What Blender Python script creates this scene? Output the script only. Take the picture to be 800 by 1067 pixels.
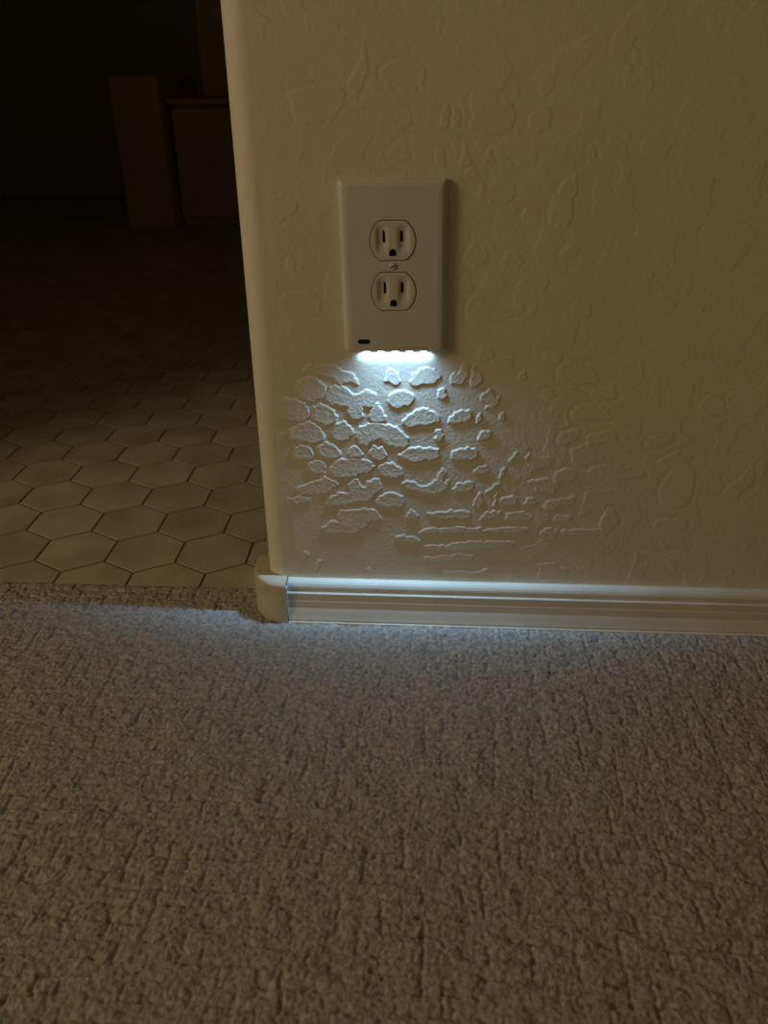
import bpy, bmesh, math, random
import numpy as np
from mathutils import Matrix, Vector

for o in list(bpy.data.objects):
    bpy.data.objects.remove(o, do_unlink=True)
scene = bpy.context.scene
COL = scene.collection
MM = 0.001

# ------------------------------------------------------------------ camera
YAW, PITCH, ROLL = 0.068, 0.485, -0.011
fw = Vector((-math.sin(YAW) * math.cos(PITCH), math.cos(YAW) * math.cos(PITCH), -math.sin(PITCH)))
rt0 = Vector((math.cos(YAW), math.sin(YAW), 0))
up0 = rt0.cross(fw)
rt = rt0 * math.cos(ROLL) + up0 * math.sin(ROLL)
up = up0 * math.cos(ROLL) - rt0 * math.sin(ROLL)
cam_data = bpy.data.cameras.new('camera')
cam = bpy.data.objects.new('camera', cam_data)
COL.objects.link(cam)
m = Matrix((rt, up, -fw)).transposed().to_4x4()
m.translation = Vector((0.0343, -0.646, 0.4591))
cam.matrix_world = m
cam_data.sensor_fit = 'HORIZONTAL'
cam_data.sensor_width = 36.0
cam_data.lens = 850.0 / 800.0 * 36.0
cam_data.clip_start = 0.01
cam_data.clip_end = 50
cam_data.dof.use_dof = True
cam_data.dof.focus_distance = 0.69
cam_data.dof.aperture_fstop = 11.0
scene.camera = cam

# ------------------------------------------------------------------ world, lamp, exposure
world = bpy.data.worlds.new('dim_room')
scene.world = world
world.use_nodes = True
bg = world.node_tree.nodes['Background']
bg.inputs['Color'].default_value = (1.0, 0.70, 0.40, 1)
bg.inputs['Strength'].default_value = 0.02

lamp_data = bpy.data.lights.new('room_lamp', 'AREA')
lamp_data.shape = 'DISK'
lamp_data.size = 0.8
lamp_data.energy = 11.7
lamp_data.color = (1.0, 0.75, 0.48)
lamp = bpy.data.objects.new('room_lamp', lamp_data)
COL.objects.link(lamp)
lamp.location = (-2.0, -1.0, 1.15)
lamp.rotation_euler = (Vector((0.0, 0.0, 0.3)) - Vector(lamp.location)).to_track_quat('-Z', 'Y').to_euler()

LED_POWER = 0.134         # watts, each of the five
LED_COLOR = (0.33, 0.61, 1.0)

vs = scene.view_settings
scene.display_settings.display_device = 'sRGB'
vs.view_transform = 'Standard'
vs.look = 'None'
vs.exposure = 0.0
vs.gamma = 1.0
vs.use_curve_mapping = False

# ------------------------------------------------------------------ helpers
def link(name, mesh, mat=None, parent=None, loc=None, kind=None):
    o = bpy.data.objects.new(name, mesh)
    COL.objects.link(o)
    if mat and mesh is not None and not mesh.materials:
        mesh.materials.append(mat)
    if parent:
        o.parent = parent
    if loc:
        o.location = loc
    if kind:
        o['kind'] = kind
    return o

def tag(o, label, cat, group=None):
    o['label'] = label
    o['category'] = cat
    if group:
        o['group'] = group
    return o

def bm_mesh(name, bm, smooth=False):
    bmesh.ops.recalc_face_normals(bm, faces=bm.faces)
    me = bpy.data.meshes.new(name)
    bm.to_mesh(me)
    bm.free()
    if smooth:
        me.shade_smooth()
    return me

def box(bm, x0, x1, y0, y1, z0, z1, bev=0.0):
    r = bmesh.ops.create_cube(bm, size=1.0)
    for v in r['verts']:
        v.co = Vector(((x0 + x1) / 2 + v.co.x * (x1 - x0), (y0 + y1) / 2 + v.co.y * (y1 - y0), (z0 + z1) / 2 + v.co.z * (z1 - z0)))
    if bev:
        es = set(e for v in r['verts'] for e in v.link_edges)
        bmesh.ops.bevel(bm, geom=list(es), offset=bev, segments=2, affect='EDGES', profile=0.5)

def box_obj(name, dims, mat, parent=None, bev=0.0, kind=None):
    bm = bmesh.new()
    box(bm, *dims, bev=bev)
    return link(name, bm_mesh(name, bm), mat, parent, kind=kind)

def grid_mesh(name, P, keep=None, flip=False):
    """P: (rows, cols, 3) array of points; keep: (rows-1, cols-1) bool."""
    nr, nc = P.shape[:2]
    idx = np.arange(nr * nc).reshape(nr, nc)
    q = np.stack([idx[:-1, :-1], idx[:-1, 1:], idx[1:, 1:], idx[1:, :-1]], -1)
    q = q[keep] if keep is not None else q.reshape(-1, 4)
    if flip:
        q = q[:, ::-1]
    me = bpy.data.meshes.new(name)
    co = P.reshape(-1, 3)
    if keep is not None:
        used = np.unique(q)
        remap = np.zeros(nr * nc, int)
        remap[used] = np.arange(len(used))
        q = remap[q]
        co = co[used]
    me.vertices.add(len(co))
    me.vertices.foreach_set('co', co.astype(np.float32).ravel())
    me.loops.add(q.size)
    me.loops.foreach_set('vertex_index', q.astype(np.int32).ravel())
    me.polygons.add(len(q))
    me.polygons.foreach_set('loop_start', np.arange(0, q.size, 4, dtype=np.int32))
    me.update(calc_edges=True)
    me.validate()
    me.shade_smooth()
    return me

RNG = np.random.RandomState(7)
_tab = RNG.rand(512, 512)
def vnoise(x, y, seed=0):
    """smooth value noise in 0..1, unit lattice"""
    x = x + seed * 17.13
    y = y + seed * 9.71
    xi = np.floor(x).astype(int)
    yi = np.floor(y).astype(int)
    fx = x - xi
    fy = y - yi
    fx = fx * fx * fx * (fx * (fx * 6 - 15) + 10)
    fy = fy * fy * fy * (fy * (fy * 6 - 15) + 10)
    a = _tab[xi % 512, yi % 512]
    b = _tab[(xi + 1) % 512, yi % 512]
    c = _tab[xi % 512, (yi + 1) % 512]
    d = _tab[(xi + 1) % 512, (yi + 1) % 512]
    return (a * (1 - fx) + b * fx) * (1 - fy) + (c * (1 - fx) + d * fx) * fy

def sstep(a, b, x):
    t = np.clip((x - a) / (b - a), 0, 1)
    return t * t * (3 - 2 * t)

# ------------------------------------------------------------------ materials
def mat_new(name, base, rough=0.5, spec=0.4):
    m = bpy.data.materials.new(name)
    m.use_nodes = True
    b = m.node_tree.nodes['Principled BSDF']
    b.inputs['Base Color'].default_value = (*base, 1)
    b.inputs['Roughness'].default_value = rough
    b.inputs['Specular IOR Level'].default_value = spec
    return m

def add_noise(m, scale, c0, c1, bump=0.0, bump_scale=None, detail=4, coord='Object', lo=0.35, hi=0.65, rand=False, dist=0.001):
    """object-space noise mottling between two colours, and fine relief"""
    nt = m.node_tree
    b = nt.nodes['Principled BSDF']
    tc = nt.nodes.new('ShaderNodeTexCoord')
    src = tc.outputs[coord]
    n = nt.nodes.new('ShaderNodeTexNoise')
    n.inputs['Scale'].default_value = scale
    n.inputs['Detail'].default_value = detail
    if rand:
        oi = nt.nodes.new('ShaderNodeObjectInfo')
        va = nt.nodes.new('ShaderNodeVectorMath')
        va.operation = 'MULTIPLY_ADD'
        cmb = nt.nodes.new('ShaderNodeCombineXYZ')
        nt.links.new(oi.outputs['Random'], cmb.inputs[0])
        nt.links.new(oi.outputs['Random'], cmb.inputs[2])
        nt.links.new(cmb.outputs[0], va.inputs[0])
        va.inputs[1].default_value = (31, 31, 31)
        nt.links.new(src, va.inputs[2])
        src = va.outputs[0]
    nt.links.new(src, n.inputs['Vector'])
    cr = nt.nodes.new('ShaderNodeValToRGB')
    cr.color_ramp.elements[0].position = lo
    cr.color_ramp.elements[1].position = hi
    cr.color_ramp.elements[0].color = (*c0, 1)
    cr.color_ramp.elements[1].color = (*c1, 1)
    nt.links.new(n.outputs['Fac'], cr.inputs[0])
    nt.links.new(cr.outputs[0], b.inputs['Base Color'])
    if bump:
        n2 = nt.nodes.new('ShaderNodeTexNoise')
        n2.inputs['Scale'].default_value = bump_scale
        n2.inputs['Detail'].default_value = 3
        nt.links.new(src, n2.inputs['Vector'])
        bp = nt.nodes.new('ShaderNodeBump')
        bp.inputs['Strength'].default_value = bump
        bp.inputs['Distance'].default_value = dist
        nt.links.new(n2.outputs['Fac'], bp.inputs['Height'])
        nt.links.new(bp.outputs[0], b.inputs['Normal'])
    return m

M_WALL = add_noise(mat_new('cream_wall_paint', (.76, .72, .56), .55, .3), 12, (.75, .715, .555), (.78, .74, .58), bump=.25, bump_scale=420, dist=.0006)
M_TRIM = add_noise(mat_new('cream_trim_paint', (.72, .69, .56), .35, .5), 30, (.70, .67, .54), (.76, .73, .60), bump=.12, bump_scale=160, dist=.0006)
M_BLOCK = add_noise(mat_new('scuffed_corner_paint', (.62, .56, .42), .4, .4), 55, (.42, .35, .22), (.58, .51, .35), bump=.25, bump_scale=220, dist=.0008, lo=.28, hi=.46)
M_CAULK = mat_new('caulk', (.62, .62, .60), .6, .3)
M_PLATE = add_noise(mat_new('white_plastic', (.74, .72, .68), .38, .45), 20, (.68, .66, .615), (.70, .68, .635))
M_RECEP = mat_new('receptacle_plastic', (.70, .68, .61), .30, .5)
M_BLACK = mat_new('slot_black', (.004, .004, .004), .7, .2)
M_SENSOR = mat_new('sensor_window', (.03, .027, .022), .25, .5)
M_PRINT = mat_new('brown_print', (.34, .22, .15), .6, .2)
M_SCREW = mat_new('painted_screw', (.66, .63, .56), .35, .5)
M_CARPET = add_noise(mat_new('carpet_fibre', (.4, .37, .32), .95, .05), 260, (.285, .262, .222), (.555, .52, .45), bump=.5, bump_scale=600, dist=.002, lo=.3, hi=.7)
M_TILE = add_noise(mat_new('stone_tile', (.6, .58, .5), .45, .4), 13, (.40, .36, .24), (.62, .58, .43), rand=True, detail=7, lo=.3, hi=.7)
M_GROUT = mat_new('grout', (.20, .16, .10), .9, .1)
M_BATHWALL = mat_new('far_wall_paint', (.45, .44, .42), .7, .2)
M_WOOD = add_noise(mat_new('brown_wood', (.3, .19, .09), .5, .4), 9, (.46, .34, .18), (.54, .40, .22))
M_LED = mat_new('led', (.8, .8, .8))
_b = M_LED.node_tree.nodes['Principled BSDF']
_b.inputs['Emission Color'].default_value = (.78, .9, 1, 1)
_b.inputs['Emission Strength'].default_value = 6.0

PATCHES = [
(0.75, [(-81.8,234.3),(-81.4,229.1),(-76.0,223.3),(-69.0,221.4),(-61.8,223.9),(-58.0,229.4),(-58.4,236.0),(-63.1,241.1),(-70.7,242.5),(-77.8,241.6)]),
(0.75, [(-77.4,249.2),(-67.8,246.1),(-58.1,243.6),(-51.1,242.2),(-44.3,235.5),(-38.6,240.6),(-28.9,234.9),(-31.5,245.1),(-41.1,249.3),(-50.7,253.5),(-68.8,253.3)]),
(0.75, [(-56.6,228.7),(-49.9,236.9),(-40.2,234.1),(-31.9,227.6),(-24.1,232.8),(-15.0,229.2),(-18.0,218.8),(-20.8,217.0),(-27.9,217.9),(-25.9,211.2),(-28.9,205.9),(-36.7,207.7),(-40.2,211.8),(-39.5,218.8),(-45.0,217.7),(-56.9,220.5),(-58.9,224.2)]),
(0.75, [(-98.9,223.7),(-84.6,223.9),(-74.1,220.3),(-71.7,211.3),(-72.6,207.5),(-80.0,203.6),(-91.6,203.4),(-99.3,207.1)]),
(0.75, [(-69.4,213.6),(-66.3,218.2),(-59.1,219.8),(-50.8,214.6),(-48.2,207.9),(-50.5,203.3),(-57.1,200.9),(-64.2,202.3),(-69.8,206.0)]),
(0.75, [(-53.7,195.5),(-49.8,202.5),(-44.0,204.1),(-36.9,200.4),(-35.7,194.3),(-40.2,188.0),(-46.1,185.6),(-52.5,188.6)]),
(0.75, [(-78.6,202.8),(-71.4,203.7),(-64.4,198.5),(-59.7,189.2),(-63.6,184.5),(-75.3,183.5),(-88.3,187.2),(-90.6,196.5)]),
(0.75, [(-66.9,176.5),(-63.7,182.9),(-57.7,185.4),(-50.6,181.6),(-46.4,174.5),(-49.6,169.7),(-58.4,168.7),(-65.6,171.8)]),
(0.75, [(-88.9,177.7),(-79.8,182.6),(-73.3,180.4),(-70.0,173.3),(-73.2,168.5),(-85.1,167.4)]),
(0.75, [(-40.6,173.8),(-37.5,180.2),(-33.8,183.4),(-29.5,179.6),(-27.5,173.3),(-31.9,170.5),(-37.8,170.7)]),
(0.75, [(-23.1,174.9),(-18.6,182.9),(-14.2,181.4),(-9.9,180.7),(-6.3,172.9),(-8.5,168.9),(-18.8,169.5)]),
(0.75, [(-32.0,197.4),(-26.9,201.3),(-21.1,202.9),(-6.8,202.4),(3.2,198.0),(7.5,194.2),(11.8,188.9),(10.4,179.5),(-1.2,181.6),(-8.4,185.4),(-12.7,190.0),(-20.0,185.2),(-22.9,181.3),(-30.2,182.7),(-32.9,189.7)]),
(0.75, [(-19.5,214.3),(-15.1,221.1),(-10.9,215.9),(-6.8,204.7),(-15.4,203.8),(-21.1,205.2)]),
(0.75, [(-7.9,241.0),(-6.4,246.8),(-3.6,251.8),(1.2,249.7),(5.0,241.1),(3.9,238.2),(-0.9,236.0),(-3.7,238.9)]),
(0.8, [(12.9,241.4),(17.6,248.9),(29.4,252.3),(34.9,249.1),(38.1,246.6),(37.4,242.5),(28.8,238.3),(15.4,235.7)]),
(0.8, [(46.2,238.5),(47.5,248.4),(52.3,245.2),(54.4,251.7),(58.9,256.6),(61.4,251.8),(60.1,245.3),(54.8,238.6)]),
(0.8, [(63.6,236.3),(62.5,243.6),(65.2,255.0),(66.9,250.2),(71.8,247.0),(72.8,241.3),(69.1,236.3)]),
(0.8, [(-7.0,222.8),(-2.2,229.6),(2.6,232.2),(15.4,230.7),(16.7,224.0),(10.6,218.8),(-2.2,216.9)]),
(0.8, [(36.9,227.6),(37.6,234.3),(42.4,233.5),(43.4,225.2),(37.8,225.9)]),
(0.8, [(5.8,202.4),(10.7,211.1),(18.7,214.6),(23.5,216.4),(36.4,214.0),(38.2,206.3),(30.2,201.9),(10.7,199.8)]),
(0.8, [(46.4,202.1),(47.0,209.0),(54.0,215.1),(63.6,216.1),(64.6,210.2),(60.8,205.8)]),
(0.8, [(68.9,204.2),(69.4,211.9),(71.6,214.5),(74.0,206.0)]),
(0.8, [(72.0,223.9),(72.5,229.7),(77.1,233.9),(81.8,233.2),(83.1,224.8),(76.1,222.2)]),
(0.8, [(77.1,217.2),(78.5,221.4),(86.7,229.9),(87.8,225.7),(83.4,218.9),(81.1,216.4)]),
(0.8, [(88.0,207.1),(88.5,213.1),(91.6,214.0),(93.1,208.0)]),
(0.8, [(35.4,187.0),(35.9,198.5),(40.0,199.4),(40.6,187.1)]),
(0.8, [(4.2,174.0),(9.1,179.5),(20.7,181.5),(37.1,180.8),(39.0,171.9),(22.5,168.9),(5.0,169.4)]),
(0.8, [(48.9,170.3),(50.3,178.4),(56.0,181.2),(69.9,181.4),(72.0,170.7)]),
(0.8, [(70.4,188.5),(73.3,196.5),(80.5,197.4),(82.3,193.1),(76.1,188.6)]),
(0.8, [(101.5,244.1),(103.5,249.0),(107.4,249.0),(107.1,242.5)]),
(0.65, [(-76.0,157.7),(-76.4,164.2),(-71.0,167.5),(-64.4,167.6),(-59.5,159.6),(-63.5,153.9),(-71.0,153.7)]),
(0.65, [(-58.1,158.0),(-51.1,167.0),(-43.7,169.6),(-27.5,169.9),(-20.3,166.8),(-16.7,162.1),(-21.9,156.3),(-30.1,156.2),(-36.8,152.8),(-44.3,150.2),(-54.6,152.4)]),
(0.65, [(-14.6,155.6),(-13.0,163.7),(-4.2,167.1),(6.0,162.5),(7.5,153.6),(-7.2,151.7)]),
(0.65, [(-69.8,147.2),(-60.6,151.5),(-51.9,147.5),(-50.5,142.6),(-61.3,135.7),(-79.5,133.7),(-89.7,140.1)]),
(0.65, [(-63.4,122.2),(-58.4,132.5),(-47.7,136.9),(-38.7,137.1),(-42.3,142.0),(-36.9,149.5),(-32.4,150.4),(-28.2,140.6),(-23.6,148.1),(-16.1,151.5),(-11.0,144.3),(-13.3,139.3),(-22.4,129.1),(-34.5,127.1),(-46.7,124.3)]),
(0.65, [(-17.2,128.3),(-10.3,136.0),(-1.4,137.0),(7.5,133.9),(7.6,123.0),(-13.5,122.5)]),
(0.65, [(-51.6,113.9),(-48.3,120.0),(-40.8,118.5),(-31.7,120.4),(-18.0,121.6),(-12.1,114.9),(-11.4,109.8),(-24.3,107.7),(-26.8,99.0),(-45.8,103.7),(-51.7,110.5)]),
(0.65, [(-65.9,101.5),(-53.3,108.7),(-47.4,103.7),(-29.1,98.9),(-38.4,95.2),(-56.9,94.7),(-66.1,97.1)]),
(0.65, [(-98.6,131.6),(-96.5,129.1),(-82.6,132.3),(-73.7,128.8),(-83.1,124.3),(-96.7,125.7)]),
(0.65, [(-85.6,66.2),(-83.6,74.4),(-79.6,74.5),(-83.0,65.3)]),
(0.65, [(-76.0,53.6),(-70.6,66.6),(-68.1,66.6),(-73.6,53.6)]),
(0.65, [(-27.7,55.9),(-25.2,59.6),(-22.9,57.9),(-23.8,55.1)]),
(0.6, [(49.4,169.8),(51.8,178.4),(69.2,178.7),(70.3,172.1)]),
(0.6, [(3.6,145.3),(11.6,150.5),(26.0,142.8),(34.9,148.0),(42.5,163.8),(45.3,159.0),(42.0,147.1),(47.3,151.2),(46.6,142.3),(35.1,136.0),(17.1,139.6)]),
(0.6, [(51.1,142.3),(56.2,148.4),(68.3,149.7),(69.5,140.7),(53.0,138.4)]),
(0.6, [(29.1,118.5),(35.5,117.7),(53.5,121.2),(68.0,120.5),(67.4,113.2),(35.6,111.4)]),
(0.6, [(74.7,111.4),(80.7,119.7),(95.0,122.1),(93.5,115.9),(79.2,112.5)]),
(0.6, [(21.1,97.4),(26.5,102.2),(52.2,102.9),(59.5,103.7),(76.9,104.1),(76.2,98.9),(26.6,96.5)]),
(0.6, [(77.9,100.6),(94.1,104.5),(119.5,105.2),(119.7,101.6),(94.5,98.9)]),
(0.6, [(25.9,82.6),(27.7,84.8),(50.9,85.0),(52.7,87.6),(80.2,90.5),(109.5,91.3),(108.0,85.9),(54.8,79.1)]),
(0.6, [(27.0,71.8),(47.5,73.4),(56.7,77.0),(71.7,75.2),(70.1,68.6),(30.8,67.5)]),
(0.6, [(68.7,125.6),(75.1,142.9),(78.6,125.8)]),
(0.6, [(9.9,111.9),(15.4,121.3),(22.8,111.1)]),
(0.6, [(-1.2,93.7),(10.0,94.0),(22.1,91.1),(23.0,86.4),(6.3,88.5)]),
(0.6, [(67.3,159.4),(75.0,165.4),(81.2,164.6),(82.3,158.8),(73.6,156.6)]),
(0.6, [(91.4,154.1),(94.3,163.8),(96.1,162.9),(94.1,153.1)]),
(0.6, [(98.3,169.7),(104.7,178.4),(106.1,175.6),(100.2,167.8)]),
(0.6, [(112.1,171.9),(114.5,178.6),(116.4,177.3),(114.3,170.4)]),
(0.6, [(79.7,140.0),(90.8,149.1),(91.8,147.2),(81.6,138.0)]),
(0.6, [(87.5,127.0),(88.6,140.2),(90.4,139.2),(89.3,126.5)]),
(0.6, [(92.6,132.2),(96.0,135.3),(108.4,135.6),(107.2,126.5),(94.7,127.2)]),
(0.6, [(114.2,128.7),(115.7,133.7),(124.5,133.9),(123.3,126.8)]),
(0.6, [(131.5,124.0),(136.1,133.2),(144.0,134.4),(143.2,123.2)]),
(0.6, [(128.1,99.1),(135.0,103.5),(144.8,104.8),(143.6,98.5)]),
(0.6, [(98.3,111.9),(100.5,120.2),(114.8,120.5),(122.3,116.6),(120.8,112.5)]),
(0.6, [(115.3,150.6),(123.1,152.7),(126.4,154.8),(126.1,147.9)]),
(0.6, [(42.3,56.8),(61.1,58.4),(72.5,55.5),(87.2,61.4),(85.7,54.7)]),
(0.3, [(32.1,429.4),(36.8,447.0),(39.5,440.9),(39.0,428.5)]),
(0.3, [(41.5,430.1),(42.7,446.2),(48.1,436.2),(47.5,430.0)]),
(0.3, [(30.0,406.4),(31.5,418.4),(36.7,416.0),(37.3,403.9)]),
(0.3, [(47.5,404.7),(52.1,420.6),(56.9,407.1),(54.5,403.1)]),
(0.3, [(66.5,406.2),(68.6,416.6),(73.4,407.0)]),
(0.3, [(62.4,381.6),(64.5,392.4),(69.0,389.9),(67.7,381.6)]),
(0.3, [(51.2,397.4),(58.8,404.7),(61.3,398.2)]),
(0.3, [(69.1,388.3),(75.7,396.5),(86.3,394.0),(90.4,384.9),(82.1,377.4),(69.6,379.1)]),
(0.3, [(95.8,369.8),(99.8,376.5),(108.8,373.2),(108.8,363.0),(97.1,364.7)]),
(0.3, [(124.6,393.0),(132.6,399.5),(135.5,388.1),(131.1,379.8),(133.8,369.8),(129.4,360.4),(116.6,364.7),(116.2,379.9)]),
(0.3, [(52.6,451.4),(64.5,448.2),(84.7,446.6),(86.6,429.8),(72.5,423.6),(53.6,426.9),(56.6,436.2)]),
(0.3, [(95.4,437.4),(111.7,443.3),(111.3,428.1),(97.9,426.6)]),
(0.3, [(139.7,413.8),(140.8,419.3),(144.6,415.4),(144.5,409.1)]),
(0.3, [(52.4,336.6),(60.1,350.8),(67.7,343.8),(69.2,349.1),(73.4,337.6),(62.7,331.3)]),
(0.3, [(81.8,334.9),(89.3,345.6),(100.7,338.5),(95.8,330.5),(86.6,330.4)]),
(0.3, [(68.1,314.9),(70.3,326.8),(85.1,325.9),(86.5,316.8),(81.2,312.1)]),
(0.3, [(95.6,318.7),(100.7,325.1),(118.2,324.2),(120.3,320.6),(112.0,309.5),(98.8,313.2)]),
(0.3, [(56.9,290.3),(58.1,309.2),(65.4,311.1),(77.2,300.0),(101.3,303.9),(103.5,298.2),(75.9,288.6),(66.5,287.5)]),
(0.3, [(67.6,261.1),(69.2,270.0),(76.8,271.1),(81.9,264.2),(77.5,257.2)]),
(0.3, [(78.6,254.2),(82.0,263.2),(96.5,261.4),(97.0,253.4)]),
(0.3, [(103.2,247.4),(106.8,252.5),(106.6,241.3)]),
(0.3, [(119.8,257.6),(120.1,266.5),(134.4,265.7),(134.4,255.7)]),
(0.3, [(136.9,300.3),(141.7,307.8),(153.1,304.1),(154.1,294.8),(143.2,292.8)]),
(0.3, [(125.7,342.1),(132.2,349.2),(140.5,347.4),(140.2,341.3),(131.4,338.6)]),
(0.3, [(52.8,325.8),(58.3,326.7),(61.5,316.7),(56.2,310.2),(53.2,312.9)]),
(0.28, [(-9.7,463.9),(-4.6,471.2),(17.1,472.4),(23.5,463.5),(20.6,454.6),(-3.0,454.1)]),
(0.28, [(-33.5,458.1),(-23.0,471.4),(-19.4,482.9),(-17.1,471.3),(-19.9,458.0),(-25.2,450.5)]),
(0.28, [(-76.4,454.0),(-50.5,456.8),(-41.8,461.2),(-31.9,453.6),(-41.1,435.3),(-69.1,432.4),(-71.8,444.8)]),
(0.28, [(-5.0,414.6),(5.4,422.5),(11.5,419.3),(11.6,408.9),(0.2,406.5)]),
(0.28, [(-92.8,303.9),(-85.9,311.7),(-63.7,313.4),(-57.8,305.6),(-58.9,297.8),(-68.0,291.4),(-87.1,294.4)]),
(0.28, [(-103.2,379.7),(-85.6,384.5),(-79.4,386.6),(-72.5,378.2),(-72.8,372.6),(-86.9,365.5),(-103.3,369.8)]),
(0.28, [(-84.8,328.6),(-82.5,339.1),(-74.8,339.1),(-78.5,328.6)]),
(0.28, [(-54.0,319.6),(-51.3,328.7),(-42.7,331.7),(-43.0,299.5),(-54.6,307.2)]),
(0.32, [(137.2,188.2),(139.6,197.8),(157.2,200.8),(155.4,194.0),(143.9,184.2)]),
(0.32, [(149.0,182.9),(161.4,184.5),(182.7,173.8),(156.9,166.3),(151.2,173.2)]),
(0.32, [(137.6,154.5),(143.1,164.6),(157.4,162.1),(154.5,152.0),(141.8,150.3)]),
(0.32, [(163.8,185.9),(161.5,195.4),(184.6,199.8),(188.2,190.4),(167.4,186.5)]),
(0.32, [(166.7,158.0),(168.3,166.5),(193.4,168.4),(219.9,159.0),(192.8,152.8)]),
(0.32, [(131.0,125.1),(134.3,132.6),(148.4,135.0),(158.4,139.0),(156.8,128.7),(141.3,126.8)]),
(0.32, [(118.7,149.8),(128.5,155.8),(144.5,148.9),(137.7,138.6),(125.9,139.8)]),
(0.32, [(211.0,186.7),(214.8,194.9),(231.6,197.9),(237.3,192.6),(219.0,182.7)]),
(0.32, [(251.7,216.8),(251.1,227.1),(264.1,235.0),(273.3,217.1),(261.0,211.7)]),
(0.32, [(219.7,168.9),(236.7,180.3),(254.3,179.2),(241.6,165.1)]),
(0.32, [(229.6,107.9),(228.6,115.4),(254.1,117.6),(260.7,108.7),(243.3,103.7)]),
(0.32, [(228.6,150.6),(245.3,173.5),(256.6,165.4),(257.8,142.6),(252.5,127.9),(231.6,130.4)]),
(0.32, [(281.0,140.2),(293.1,156.2),(301.2,166.2),(303.2,174.6),(306.4,152.3),(294.1,137.6)]),
(0.32, [(141.4,110.3),(141.9,119.4),(156.3,119.7),(155.9,110.7)]),
(0.32, [(127.8,97.7),(135.2,105.6),(147.5,101.3),(144.3,91.9)]),
(0.32, [(149.1,98.2),(149.9,104.4),(182.8,105.2),(182.3,97.6)]),
(0.32, [(181.2,108.2),(187.9,129.4),(200.0,114.8),(186.5,96.1)]),
(0.32, [(162.0,226.0),(162.2,235.0),(179.8,239.1),(183.8,226.3)]),
(0.32, [(146.2,212.6),(154.9,223.3),(177.5,218.3),(181.1,207.8),(151.5,208.7)]),
(0.32, [(120.1,230.6),(126.9,235.9),(134.7,230.8),(127.8,225.5)]),
(0.32, [(131.7,251.2),(133.7,242.4),(148.5,238.7),(167.5,241.5),(161.4,254.0),(139.4,258.8)]),
]
# ------------------------------------------------------------------ wall with the outlet
CXB, CYB, RB = -102.4, 19.0, 19.0        # bullnose centre and radius, mm
TH = 120.0                               # wall thickness

def chaikin(p, n=2):
    p = np.asarray(p, float)
    for _ in range(n):
        q = np.roll(p, -1, 0)
        p = np.stack([p * .82 + q * .18, p * .18 + q * .82], 1).reshape(-1, 2)
    return p

def poly_sdf(poly, X, Z):
    d2 = np.full(X.shape, 1e9)
    inside = np.zeros(X.shape, bool)
    n = len(poly)
    for i in range(n):
        ax, az = poly[i]
        bx, bz = poly[(i + 1) % n]
        ex, ez = bx - ax, bz - az
        L = ex * ex + ez * ez + 1e-9
        t = np.clip(((X - ax) * ex + (Z - az) * ez) / L, 0, 1)
        d2 = np.minimum(d2, (X - ax - t * ex) ** 2 + (Z - az - t * ez) ** 2)
        c = ((az > Z) != (bz > Z)) & (X < (bx - ax) * (Z - az) / (bz - az + 1e-12) + ax)
        inside ^= c
    d = np.sqrt(d2)
    return np.where(inside, -d, d)

def wall_relief(X, Z):
    """hand trowelled knockdown texture, height in mm over the flat wall"""
    # ragged outlines
    wx = X + (vnoise(X / 3.2, Z / 3.2, 1) - .5) * 2.6 + (vnoise(X / 1.4, Z / 1.4, 2) - .5) * .6
    wz = Z + (vnoise(X / 3.2, Z / 3.2, 3) - .5) * 2.6 + (vnoise(X / 1.4, Z / 1.4, 4) - .5) * .9
    h = np.zeros_like(X)
    xs, zs = X[0], Z[:, 0]
    near = np.zeros_like(X)
    for H, p in PATCHES:
        p = chaikin(p)
        x0, z0 = p.min(0) - 8
        x1, z1 = p.max(0) + 8
        i0, i1 = np.searchsorted(xs, [x0, x1])
        j0, j1 = np.searchsorted(zs, [z0, z1])
        if i1 <= i0 or j1 <= j0:
            continue
        sl = (slice(j0, j1), slice(i0, i1))
        d = poly_sdf(p, wx[sl], wz[sl]) - .7
        H *= .52 if H > .4 else .85
        soft = .75 if H > .3 else 1.5
        # steep edge, faintly dished plateau
        e = H * sstep(.35 * soft, -soft, d) * (1.0 - .12 * sstep(-1.5, -5, d))
        h[sl] = np.maximum(h[sl], e)
        near[sl] = np.maximum(near[sl], sstep(4.5, 1.5, d))
    # the rest of the wall: thinner, softer islands
    ux = X + (vnoise(X / 11, Z / 11, 5) - .5) * 9
    uz = Z + (vnoise(X / 11, Z / 11, 6) - .5) * 9
    n = .7 * vnoise(ux / 17, uz / 19, 7) + .3 * vnoise(ux / 8, uz / 8, 8)
    isl = sstep(.515, .565, n) * .15
    lit = sstep(-96, -84, X) * sstep(125, 95, X) * sstep(285, 255, Z)   # hand traced zone
    isl = isl * (1 - near) * (1 - lit)
    h = np.maximum(h, isl)
    h += .05 * vnoise(X / 2.2, Z / 2.2, 9) + .10 * vnoise(X / 60 + Z / 90, Z / 60 - X / 110, 10)
    return h * sstep(-101, -90, X) * sstep(44, 50, Z) * sstep(640, 460, X) * sstep(820, 600, Z)

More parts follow.
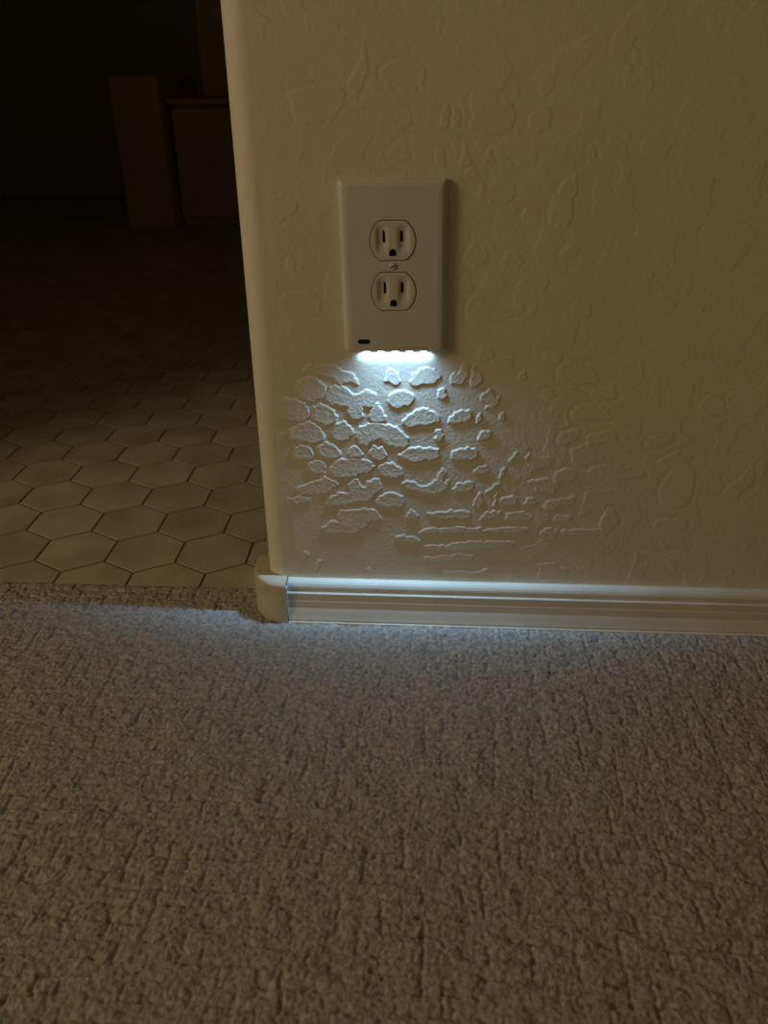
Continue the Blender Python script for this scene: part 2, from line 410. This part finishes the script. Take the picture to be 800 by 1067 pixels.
path = []
path.append((3000, TH, 0, 1))
path.append((CXB, TH, 0, 1))
for k in range(1, 9):
    a = math.pi / 2 + k * math.pi / 2 / 9
    path.append((CXB + RB * math.cos(a), TH - RB + RB * math.sin(a), math.cos(a), math.sin(a)))
path.append((CXB - RB, TH - RB, -1, 0))
for k in range(0, 20):
    a = math.pi + k * math.pi / 2 / 20
    path.append((CXB + RB * math.cos(a), CYB + RB * math.sin(a), math.cos(a), math.sin(a)))
front_x = list(np.arange(CXB, 380, .68))
s, x = 1.0, 380.0
while x < 3000:
    front_x.append(x)
    s = min(s * 1.12, 120)
    x += s
front_x.append(3000)
n_arc = len(path)
path += [(x, 0, 0, -1) for x in front_x]
path = np.array(path, float)
zl = [0, 20, 36] + list(np.arange(40, 525, .68))
s, z = 1.0, 525.0
while z < 2440:
    zl.append(z)
    s = min(s * 1.12, 120)
    z += s
zl.append(2440)
zl = np.array(zl)
X, Z = np.meshgrid(np.array(front_x), zl)
Hf = wall_relief(X, Z)
P = np.zeros((len(zl), len(path), 3))
P[:, :, 0] = path[None, :, 0]
P[:, :, 1] = path[None, :, 1]
P[:, :, 2] = zl[:, None]
P[:, n_arc:, 1] -= Hf
wall_right = link('wall_right', grid_mesh('wall_right', P * MM), M_WALL, kind='structure')

# the rest of the partition: the far side of the doorway and its header
wall_left = box_obj('wall_left', (-2.8, -.94, 0, .12, 0, 2.44), M_WALL, bev=.012, kind='structure')
header = box_obj('wall_over_doorway', (-.94, -.1214, 0, .12, 2.03, 2.44), M_WALL, kind='structure')

# room beyond the doorway
box_obj('wall_back', (-2.3, .8, 3.30, 3.40, 0, 2.44), M_BATHWALL, kind='structure')
box_obj('wall_far_left', (-2.4, -2.3, .12, 3.40, 0, 2.44), M_BATHWALL, kind='structure')
box_obj('wall_far_right', (.7, .8, .12, 3.30, 0, 2.44), M_BATHWALL, kind='structure')
box_obj('ceiling_far_room', (-2.4, .8, .06, 3.40, 2.44, 2.50), M_BATHWALL, kind='structure')
# the rest of the carpeted room, behind the camera
box_obj('ceiling', (-2.7, 3.0, -2.7, .06, 2.44, 2.50), M_WALL, kind='structure')
box_obj('wall_behind', (-2.7, 3.0, -2.8, -2.7, 0, 2.44), M_WALL, kind='structure')
box_obj('wall_near_left', (-2.8, -2.7, -2.7, 0, 0, 2.44), M_WALL, kind='structure')
box_obj('wall_near_right', (3.0, 3.1, -2.7, .12, 0, 2.44), M_WALL, kind='structure')

# ------------------------------------------------------------------ baseboard
PROFILE = [(0, 46.5), (-3, 46.4), (-5.5, 45.6), (-7.4, 44.0), (-8.5, 41.8), (-8.8, 40), (-8.8, 36.2), (-9.1, 35.7), (-10.3, 35.4),
           (-10.7, 34.8), (-10.6, 28), (-10.7, 27.4), (-10.95, 27.2), (-11.1, 26.8), (-11.4, 19.5), (-12.2, 16.5), (-13.6, 10), (-14.2, 7.8),
           (-13.2, 7.0), (-13.2, 6.5), (-15.4, 5.9), (-15.6, 5.2), (-15.6, 0), (0, 0)]
def sweep(name, prof, stations, mat, kind=None):
    """stations: list of functions mapping (out, z) to a world point in mm"""
    bm = bmesh.new()
    rows = [[bm.verts.new(Vector(f(o, z)) * MM) for o, z in prof] for f in stations]
    for a, b in zip(rows[:-1], rows[1:]):
        for i in range(len(prof)):
            j = (i + 1) % len(prof)
            bm.faces.new((a[i], a[j], b[j], b[i]))
    bm.faces.new(rows[0])
    bm.faces.new(rows[-1][::-1])
    return link(name, bm_mesh(name, bm), mat, kind=kind)
JX = -101.6
def st_x(x):
    return lambda o, z: (x + 0.0 * o, o - .05, z)
xs_ = [JX + .9] + [JX + 40 * k for k in range(1, 25)] + [3000]
base_right = sweep('baseboard_right', PROFILE, [st_x(x) for x in xs_], M_TRIM, 'structure')

# plain rounded block wrapping the bullnose corner
CORNER = [(0, 47.6), (-11.5, 47.4), (-13.6, 46.8), (-14.9, 45.6), (-15.4, 43.5), (-15.6, 20), (-15.4, 2), (-15.0, 0), (0, 0)]
def st_arc(a):
    return lambda o, z: (CXB + (RB - o) * math.cos(a), CYB + (RB - o) * math.sin(a), z)
st = [lambda o, z: (JX, o - .05, z)] + [st_arc(1.5 * math.pi - k * math.pi / 2 / 22) for k in range(1, 23)] + [lambda o, z: (CXB - RB + o, 36, z)]
corner = sweep('baseboard_corner', CORNER, st, M_BLOCK, 'structure')
corner.data.shade_smooth()
corner.data.set_sharp_from_angle(angle=math.radians(50))
def st_ret(y):
    return lambda o, z: (CXB - RB + o, y, z)
base_return = sweep('baseboard_doorway', PROFILE, [st_ret(36.5), st_ret(TH - RB)], M_TRIM, 'structure')
# caulk bead in the joint between block and board
bm = bmesh.new()
box(bm, JX + .02, JX + .95, -13.0, -8.0, 8, 42.5, bev=.2)
for v in bm.verts:
    v.co *= MM
caulk = link('caulk_bead', bm_mesh('caulk_bead', bm), M_CAULK, parent=base_right)

# ------------------------------------------------------------------ tile floor of the far room
bm = bmesh.new()
box(bm, -2.4, .8, .005, 3.4, -.03, -.0010)
floor = link('floor', bm_mesh('floor', bm), M_GROUT, kind='structure')
SIDE = 44.85
WHEX = SIDE * math.sqrt(3)
TX0, TY0, TTH = -399.74, 93.52, .020
def hex_bm(bm, cx=0, cy=0, rot=0):
    rings = []
    for r, z in ((SIDE - 1.5, -2.0), (SIDE - 1.5, -.35), (SIDE - 1.9, -.08), (SIDE - 3.0, 0.0)):
        rings.append([bm.verts.new(((cx + r * math.cos(rot + math.pi / 6 + k * math.pi / 3)) * MM, (cy + r * math.sin(rot + math.pi / 6 + k * math.pi / 3)) * MM, z * MM)) for k in range(6)])
    for a, b in zip(rings[:-1], rings[1:]):
        for i in range(6):
            bm.faces.new((a[i], a[(i + 1) % 6], b[(i + 1) % 6], b[i]))
    bm.faces.new(rings[-1])
bm = bmesh.new()
hex_bm(bm)
hex_me = bm_mesh('tile', bm)
hex_me.materials.append(M_TILE)
spots = []
for k in range(-1, 50):
    for j in range(-40, 40):
        lx = (j + .5 - .5 * k) * WHEX
        ly = SIDE / 2 + 1.5 * SIDE * k
        X_ = TX0 + math.cos(TTH) * lx - math.sin(TTH) * ly
        Y_ = TY0 + math.sin(TTH) * lx + math.cos(TTH) * ly
        if -2250 < X_ < 650 and 40 < Y_ < 3250:
            if X_ > CXB - RB - SIDE - 20 and Y_ < TH + SIDE:
                if X_ > CXB - RB + SIDE:
                    continue
            if X_ < -980 and Y_ < TH + SIDE:
                continue
            spots.append((X_, Y_))
def in_view(x, y):
    # the wedge of floor one sees through the doorway
    t = (y + 646) / 1000
    return 34 - t * 720 < x < 34 - t * 175
seen = sorted([p for p in spots if in_view(*p)], key=lambda p: (p[0] - 34) ** 2 + (p[1] + 646) ** 2)[:300]
seen_set = set(seen)
rr = random.Random(3)
for x, y in seen:
    t = link('tile', hex_me, parent=floor, loc=(x * MM, y * MM, rr.uniform(-.15, .03) * MM))
    t.rotation_euler = (rr.uniform(-.003, .003), rr.uniform(-.003, .003), TTH)
bm = bmesh.new()
for p in spots:
    if p not in seen_set:
        hex_bm(bm, p[0], p[1], TTH)
rest = link('tile_field', bm_mesh('tile_field', bm), M_TILE, parent=floor, kind='stuff')

# ------------------------------------------------------------------ carpet
def growing(a, b, step, fine0, fine1, cap=90):
    v = list(np.arange(fine0, fine1, step))
    s, x = step, fine1
    while x < b:
        v.append(x)
        s = min(s * 1.14, cap)
        x += s
    v.append(b)
    s, x = step, fine0
    pre = []
    while x > a:
        s = min(s * 1.14, cap)
        x -= s
        pre.append(max(x, a))
    return np.array(pre[::-1] + v)
cxs = growing(-2695, 2995, 1.0, -470, 375)
cys = growing(-2695, 46, 1.0, -415, 46)
cys = cys[cys < 45.5]
CX, CY = np.meshgrid(cxs, cys)
def carpet_relief(X, Y):
    wx = X + (vnoise(X / 5, Y / 5, 21) - .5) * 4 + (vnoise(X / 40, Y / 40, 22) - .5) * 10
    wy = Y + (vnoise(X / 5, Y / 5, 23) - .5) * 4 + (vnoise(X / 40, Y / 40, 24) - .5) * 8
    # tufts: nearest of a jittered lattice
    C = 2.3
    gx, gy = np.floor(wx / C).astype(int), np.floor(wy / C).astype(int)
    F = np.full(X.shape, 9.0)
    hh = np.zeros(X.shape)
    for dx in (-1, 0, 1):
        for dy in (-1, 0, 1):
            a, b = gx + dx, gy + dy
            jx = _tab[(a * 7 + 13) % 512, (b * 3 + 5) % 512]
            jy = _tab[(a * 5 + 77) % 512, (b * 11 + 9) % 512]
            d = np.hypot(wx / C - a - jx, wy / C - b - jy)
            c = d < F
            F = np.where(c, d, F)
            hh = np.where(c, _tab[(a * 13 + 1) % 512, (b * 17 + 3) % 512], hh)
    h = 1.5 * (1 - np.clip(F, 0, 1) ** 2) + 1.0 * hh
    h += 1.6 * (vnoise(X / 9, Y / 9, 25) - .5) + 1.3 * (vnoise(X / 26, Y / 30, 26) - .5)
    # broken furrows of the loop pattern, along and across
    wx = X + (vnoise(X / 5, Y / 5, 21) - .5) * 3 + (vnoise(X / 60, Y / 60, 22) - .5) * 5
    wy = Y + (vnoise(X / 5, Y / 5, 23) - .5) * 3 + (vnoise(X / 60, Y / 60, 24) - .5) * 3
    S = 13.0
    col = np.floor(wx / S)
    off = np.abs(wx - (col + .5) * S)
    on = sstep(.50, .70, vnoise(col * 3.7, Y / 12, 27))
    h -= 1.45 * on * sstep(2.0, .2, off) * (.35 + 1.1 * hh)
    S = 12.0
    row = np.floor(wy / S)
    off = np.abs(wy - (row + .5) * S)
    on = sstep(.38, .58, vnoise(X / 14, row * 3.1, 28))
    h -= 2.0 * on * sstep(2.2, .3, off) * (.35 + 1.1 * hh)
    return h
ch = carpet_relief(CX, CY) + 3.2
ch = np.where(CX < -90, ch * (.15 + .85 * np.sqrt(np.clip((46 - CY) / 6.0, 0, 1))), ch)
CP = np.stack([CX, CY, ch], -1)
# a skirt that folds the cut edge down to the tile
edge = CP[-1:].copy()
edge[:, :, 1] = 46.2
edge[:, :, 2] = -1.0
CP = np.concatenate([CP, edge], 0)
xc = .5 * (CP[:-1, :-1, 0] + CP[1:, 1:, 0])
yc = .5 * (CP[:-1, :-1, 1] + CP[1:, 1:, 1])
inwall = (xc > CXB) & (yc > -11) | ((xc <= CXB) & (np.hypot(xc - CXB, yc - CYB) < RB + 11)) | ((xc > CXB - RB - 11) & (yc > CYB)) | ((xc < -955) & (yc > 4))
carpet = link('carpet', grid_mesh('carpet', CP * MM, keep=~inwall), M_CARPET, kind='stuff')
tag(carpet, 'grey brown textured loop pile carpet ending at the doorway tiles', 'carpet')

# ------------------------------------------------------------------ outlet with its night light cover
outlet = bpy.data.objects.new('wall_outlet', None)
COL.objects.link(outlet)
outlet.empty_display_size = .02
outlet.location = (.0002, 0, .3340)
outlet.rotation_euler = (0, -math.radians(.7), 0)   # hung a touch crooked
tag(outlet, 'white duplex wall outlet whose cover plate glows along its bottom edge', 'outlet')
PT, PB, PW = 62.0, -67.3, 40.6          # plate top, bottom and half width, mm

def rrect(w0, w1, z0, z1, r, n=6):
    pts = []
    for cx, cz, a0 in ((w1 - r, z1 - r, 0), (w0 + r, z1 - r, 90), (w0 + r, z0 + r, 180), (w1 - r, z0 + r, 270)):
        for k in range(n + 1):
            a = math.radians(a0 + 90 * k / n)
            pts.append((cx + r * math.cos(a), cz + r * math.sin(a)))
    return pts
FY = -7.2                               # plate face
prof = [(0, -.05, 2.0), (.15, -2.6, 2.0), (.5, -4.0, 2.0), (1.2, -5.2, 2.2), (2.4, -6.2, 2.8), (4.2, -6.9, 3.6), (6.4, FY, 4.5)]
bm = bmesh.new()
rings = []
for inset, y, r in prof:
    bi = min(inset, .5 + inset * .12)    # bottom edge is nearly square
    rings.append([bm.verts.new((x * MM, y * MM, z * MM)) for x, z in rrect(-PW + inset, PW - inset, PB + bi, PT - inset * .75, r)])
n = len(rings[0])
low = lambda f: all(v.co.z < (PB + 3.0) * MM for v in f)
for a, b in zip(rings[:-1], rings[1:]):
    for i in range(n):
        q = (a[i], a[(i + 1) % n], b[(i + 1) % n], b[i])
        bm.faces.new(q)
# face with two openings for the receptacles
RW, RH = 17.0, 14.4
def recep_outline(cz, grow=0.0, n=14):
    R, H = RW + grow, RH + grow
    a = math.asin(H / (R * 1.02))
    pts = []
    for k in range(n + 1):
        t = -a + 2 * a * k / n
        pts.append((R * math.cos(t) - .4, cz + min(H, max(-H, R * 1.02 * math.sin(t)))))
    for k in range(n + 1):
        t = math.pi - a + 2 * a * k / n
        pts.append((R * math.cos(t) - .4, cz + min(H, max(-H, R * 1.02 * math.sin(t)))))
    return pts
holes = []
for cz in (19.05, -19.05):
    front = [bm.verts.new((x * MM, FY * MM, z * MM)) for x, z in recep_outline(cz, .95)]
    lipv = [bm.verts.new((x * MM, (FY + .35) * MM, z * MM)) for x, z in recep_outline(cz, .65)]
    back = [bm.verts.new((x * MM, (FY + 3.0) * MM, z * MM)) for x, z in recep_outline(cz, .65)]
    for a, b in ((front, lipv), (lipv, back)):
        for i in range(len(a)):
            bm.faces.new((a[i], a[(i + 1) % len(a)], b[(i + 1) % len(a)], b[i]))
    holes.append(front)
es = []
for loop in [rings[-1]] + holes:
    for i in range(len(loop)):
        e = bm.edges.get((loop[i], loop[(i + 1) % len(loop)]))
        es.append(e)
bmesh.ops.triangle_fill(bm, edges=es, use_beauty=True, use_dissolve=False)
plate_me = bm_mesh('cover_plate', bm)
for p in plate_me.polygons:
    p.use_smooth = abs(p.normal.y) < .985
plate = link('cover_plate', plate_me, M_PLATE, outlet)

def recep_mesh():
    bm = bmesh.new()
    nx, nz = 40, 34
    V = {}
    for i in range(nx + 1):
        x = RW * math.cos(math.pi * (1 - i / nx)) * .999
        R = RW * 1.02
        zl_ = min(RH, math.sqrt(max(0.2, R * R - (x * 1.02) ** 2)))
        for j in range(nz + 1):
            z = zl_ * (2 * j / nz - 1)
            # two dished wells beside a rounded centre ridge
            w = math.exp(-((abs(x) - 8.2) / 3.6) ** 4) * math.exp(-((z - 1.0) / 8.8) ** 4)
            y = FY - .55 + 1.7 * w
            rim = max(0.0, 1 - min(RH - abs(z), 0.5 + R - math.hypot(x, z)) / .9)
            y += .55 * min(1, rim) ** 2
            V[i, j] = bm.verts.new((x * MM, y * MM, z * MM))
    for i in range(nx):
        for j in range(nz):
            bm.faces.new((V[i, j], V[i + 1, j], V[i + 1, j + 1], V[i, j + 1]))
    bd = [e for e in bm.edges if e.is_boundary]
    r = bmesh.ops.extrude_edge_only(bm, edges=bd)
    for g in r['geom']:
        if isinstance(g, bmesh.types.BMVert):
            g.co.y = (FY + 3.0) * MM
    return bm_mesh('receptacle', bm, smooth=True)
rec_me = recep_mesh()
rec_me.materials.append(M_RECEP)
def slot_mesh(w, h, yf):
    bm = bmesh.new()
    box(bm, -w / 2, w / 2, yf, yf + 3, -h / 2, h / 2, bev=.25)
    for v in bm.verts:
        v.co *= MM
    me = bm_mesh('slot', bm)
    me.materials.append(M_BLACK)  # solid black inset, its colour stands in for the dark inside the slot
    return me
slot_l = slot_mesh(2.3, 9.3, FY + .6)
slot_r = slot_mesh(2.1, 8.0, FY + .6)
bm = bmesh.new()
ou = [(-2.75, -2.4), (2.75, -2.4), (2.75, .2)] + [(2.75 * math.cos(math.pi * k / 10), .2 + 2.6 * math.sin(math.pi * k / 10)) for k in range(1, 10)] + [(-2.75, .2)]
fr = [bm.verts.new((x * MM, (FY - .62) * MM, z * MM)) for x, z in ou]
bk = [bm.verts.new((x * MM, (FY + 2) * MM, z * MM)) for x, z in ou]
bm.faces.new(fr)
for i in range(len(ou)):
    bm.faces.new((fr[i], fr[(i + 1) % len(ou)], bk[(i + 1) % len(ou)], bk[i]))
gnd_me = bm_mesh('ground_hole', bm)
gnd_me.materials.append(M_BLACK)  # solid plug, black painted for the shade inside the hole
for cz in (19.05, -19.05):
    rc = link('receptacle', rec_me, parent=outlet, loc=(-.0004, 0, cz * MM))
    link('slot', slot_l, parent=rc, loc=(-6.5 * MM, 0, 3.4 * MM))
    link('slot', slot_r, parent=rc, loc=(6.5 * MM, 0, 3.4 * MM))
    link('ground_hole', gnd_me, parent=rc, loc=(0, 0, -8.6 * MM))

# centre screw
bm = bmesh.new()
R_ = [(3.1, 0), (3.0, -.35), (2.4, -.75), (1.4, -.95)]
rings = [[bm.verts.new((r * math.cos(2 * math.pi * k / 20) * MM, (FY + y) * MM, r * math.sin(2 * math.pi * k / 20) * MM)) for k in range(20)] for r, y in R_]
for a, b in zip(rings[:-1], rings[1:]):
    for i in range(20):
        bm.faces.new((a[i], a[(i + 1) % 20], b[(i + 1) % 20], b[i]))
bm.faces.new(rings[-1])
screw = link('screw', bm_mesh('screw', bm, smooth=True), M_SCREW, outlet, loc=(-.0004, 0, .0003))
bm = bmesh.new()
box(bm, -2.7, 2.7, FY - 1.0, FY - .3, -.42, .42)
for v in bm.verts:
    v.co *= MM
ss = link('screw_slot', bm_mesh('screw_slot', bm), M_SENSOR, screw)
ss.rotation_euler = (0, -math.radians(20), 0)

# light sensor window, low on the left
bm = bmesh.new()
ou = rrect(-5.0, 5.0, -1.9, 1.9, 1.85, 5)
fr = [bm.verts.new((x * MM, (FY - .06) * MM, z * MM)) for x, z in ou]
bk = [bm.verts.new((x * MM, (FY + 1) * MM, z * MM)) for x, z in ou]
bm.faces.new(fr)
for i in range(len(ou)):
    bm.faces.new((fr[i], fr[(i + 1) % len(ou)], bk[(i + 1) % len(ou)], bk[i]))
sensor = link('light_sensor', bm_mesh('light_sensor', bm), M_BLACK, outlet, loc=(-24.6 * MM, 0, -58.3 * MM))
sensor['label'] = 'small dark oval sensor window'
bm = bmesh.new()
box(bm, -2.2, 2.2, FY - .16, FY + .5, -.9, .9, bev=.3)
for v in bm.verts:
    v.co *= MM
link('sensor_lens', bm_mesh('sensor_lens', bm), M_SENSOR, sensor)
# faint worn print along the lower right of the plate, too blurred to read in the photo
bm = bmesh.new()
rp = random.Random(5)
x = 3.0
while x < 24:
    w = rp.uniform(.9, 2.0)
    box(bm, x, x + w, FY - .03, FY + .3, -.32, .32)
    x += w + rp.uniform(.35, .8)
for v in bm.verts:
    v.co *= MM
pr = link('printed_mark', bm_mesh('printed_mark', bm), M_PRINT, outlet, loc=(0, 0, -63.3 * MM))
pr['label'] = 'small worn brown print'

# five LEDs in the bottom edge; an added beam profile shapes a flat fan of light, thin across the wall and wide along it
def led_beam(ld):
    ld.use_nodes = True
    nt = ld.node_tree
    em = nt.nodes['Emission']
    geo = nt.nodes.new('ShaderNodeNewGeometry')
    sep = nt.nodes.new('ShaderNodeSeparateXYZ')
    nt.links.new(geo.outputs['Incoming'], sep.inputs[0])
    def math_(op, a, b=None, clamp=False):
        n = nt.nodes.new('ShaderNodeMath')
        n.operation = op
        n.use_clamp = clamp
        for i, v in enumerate((a, b)):
            if v is None:
                continue
            if isinstance(v, (int, float)):
                n.inputs[i].default_value = v
            else:
                nt.links.new(v, n.inputs[i])
        return n.outputs[0]
    outward = math_('LESS_THAN', sep.outputs['Y'], .008)
    width = math_('ADD', math_('MULTIPLY', outward, .04), .05)
    t = math_('DIVIDE', math_('ADD', sep.outputs['Y'], -.008), width)
    g = math_('DIVIDE', 1.0, math_('ADD', math_('MULTIPLY', t, t), 1.0))
    g = math_('ADD', g, math_('ADD', math_('MULTIPLY', outward, .08), .0))
    st = nt.nodes.new('ShaderNodeMapRange')         # extra spill added to whiten the wall right below
    st.interpolation_type = 'SMOOTHSTEP'
    st.inputs['From Min'].default_value = .27
    st.inputs['From Max'].default_value = .5
    st.inputs['To Max'].default_value = .08
    nt.links.new(sep.outputs['Y'], st.inputs['Value'])
    g = math_('ADD', g, st.outputs[0])
    dn = math_('MULTIPLY', sep.outputs['Z'], -1.0)
    mr = nt.nodes.new('ShaderNodeMapRange')
    mr.interpolation_type = 'SMOOTHSTEP'
    mr.inputs['From Min'].default_value = .22
    mr.inputs['From Max'].default_value = .95
    nt.links.new(dn, mr.inputs['Value'])
    s = math_('MULTIPLY', g, mr.outputs[0])
    nt.links.new(s, em.inputs['Strength'])
for k in range(5):
    bm = bmesh.new()
    box(bm, -2.6, 2.6, -4.9, -2.1, -.45, .3, bev=.2)
    for v in bm.verts:
        v.co *= MM
    led = link('light_emitter', bm_mesh('light_emitter', bm), M_LED, outlet, loc=((-23 + 11.5 * k) * MM, 0, PB * MM))
    ld = bpy.data.lights.new('led_light', 'AREA')
    ld.shape = 'RECTANGLE'
    ld.size = .011
    ld.size_y = .0028
    ld.energy = LED_POWER
    ld.color = LED_COLOR
    ld.spread = math.radians(180)
    led_beam(ld)
    lo = bpy.data.objects.new('led_light', ld)
    COL.objects.link(lo)
    lo.parent = outlet
    lo.location = ((-23 + 11.5 * k) * MM, -.0035, (PB - .7) * MM)

# ------------------------------------------------------------------ dim furniture in the far room
cab = bpy.data.objects.new('low_cabinet', None)
COL.objects.link(cab)
cab.location = (-.75, 2.36, 0)
tag(cab, 'dim brown low cabinet in the dark room beyond the doorway', 'cabinet')
def part(name, x0, x1, y0, y1, z0, z1, parent=cab, mat=M_WOOD):
    bm = bmesh.new()
    box(bm, x0, x1, y0, y1, z0, z1, bev=.004)
    return link(name, bm_mesh(name, bm), mat, parent)
part('side_panel', -.325, -.160, 0, .50, 0, .485)
part('body', -.150, .30, .09, .50, 0, .395)
part('door', -.145, .295, .068, .088, .03, .385)
part('top_board', -.158, .30, .06, .50, .397, .417)
pst = box_obj('upright_board', (-.80, -.68, 2.52, 2.55, .4185, 1.5), M_WOOD, bev=.004)
tag(pst, 'dim brown upright board rising from the low cabinet', 'board')
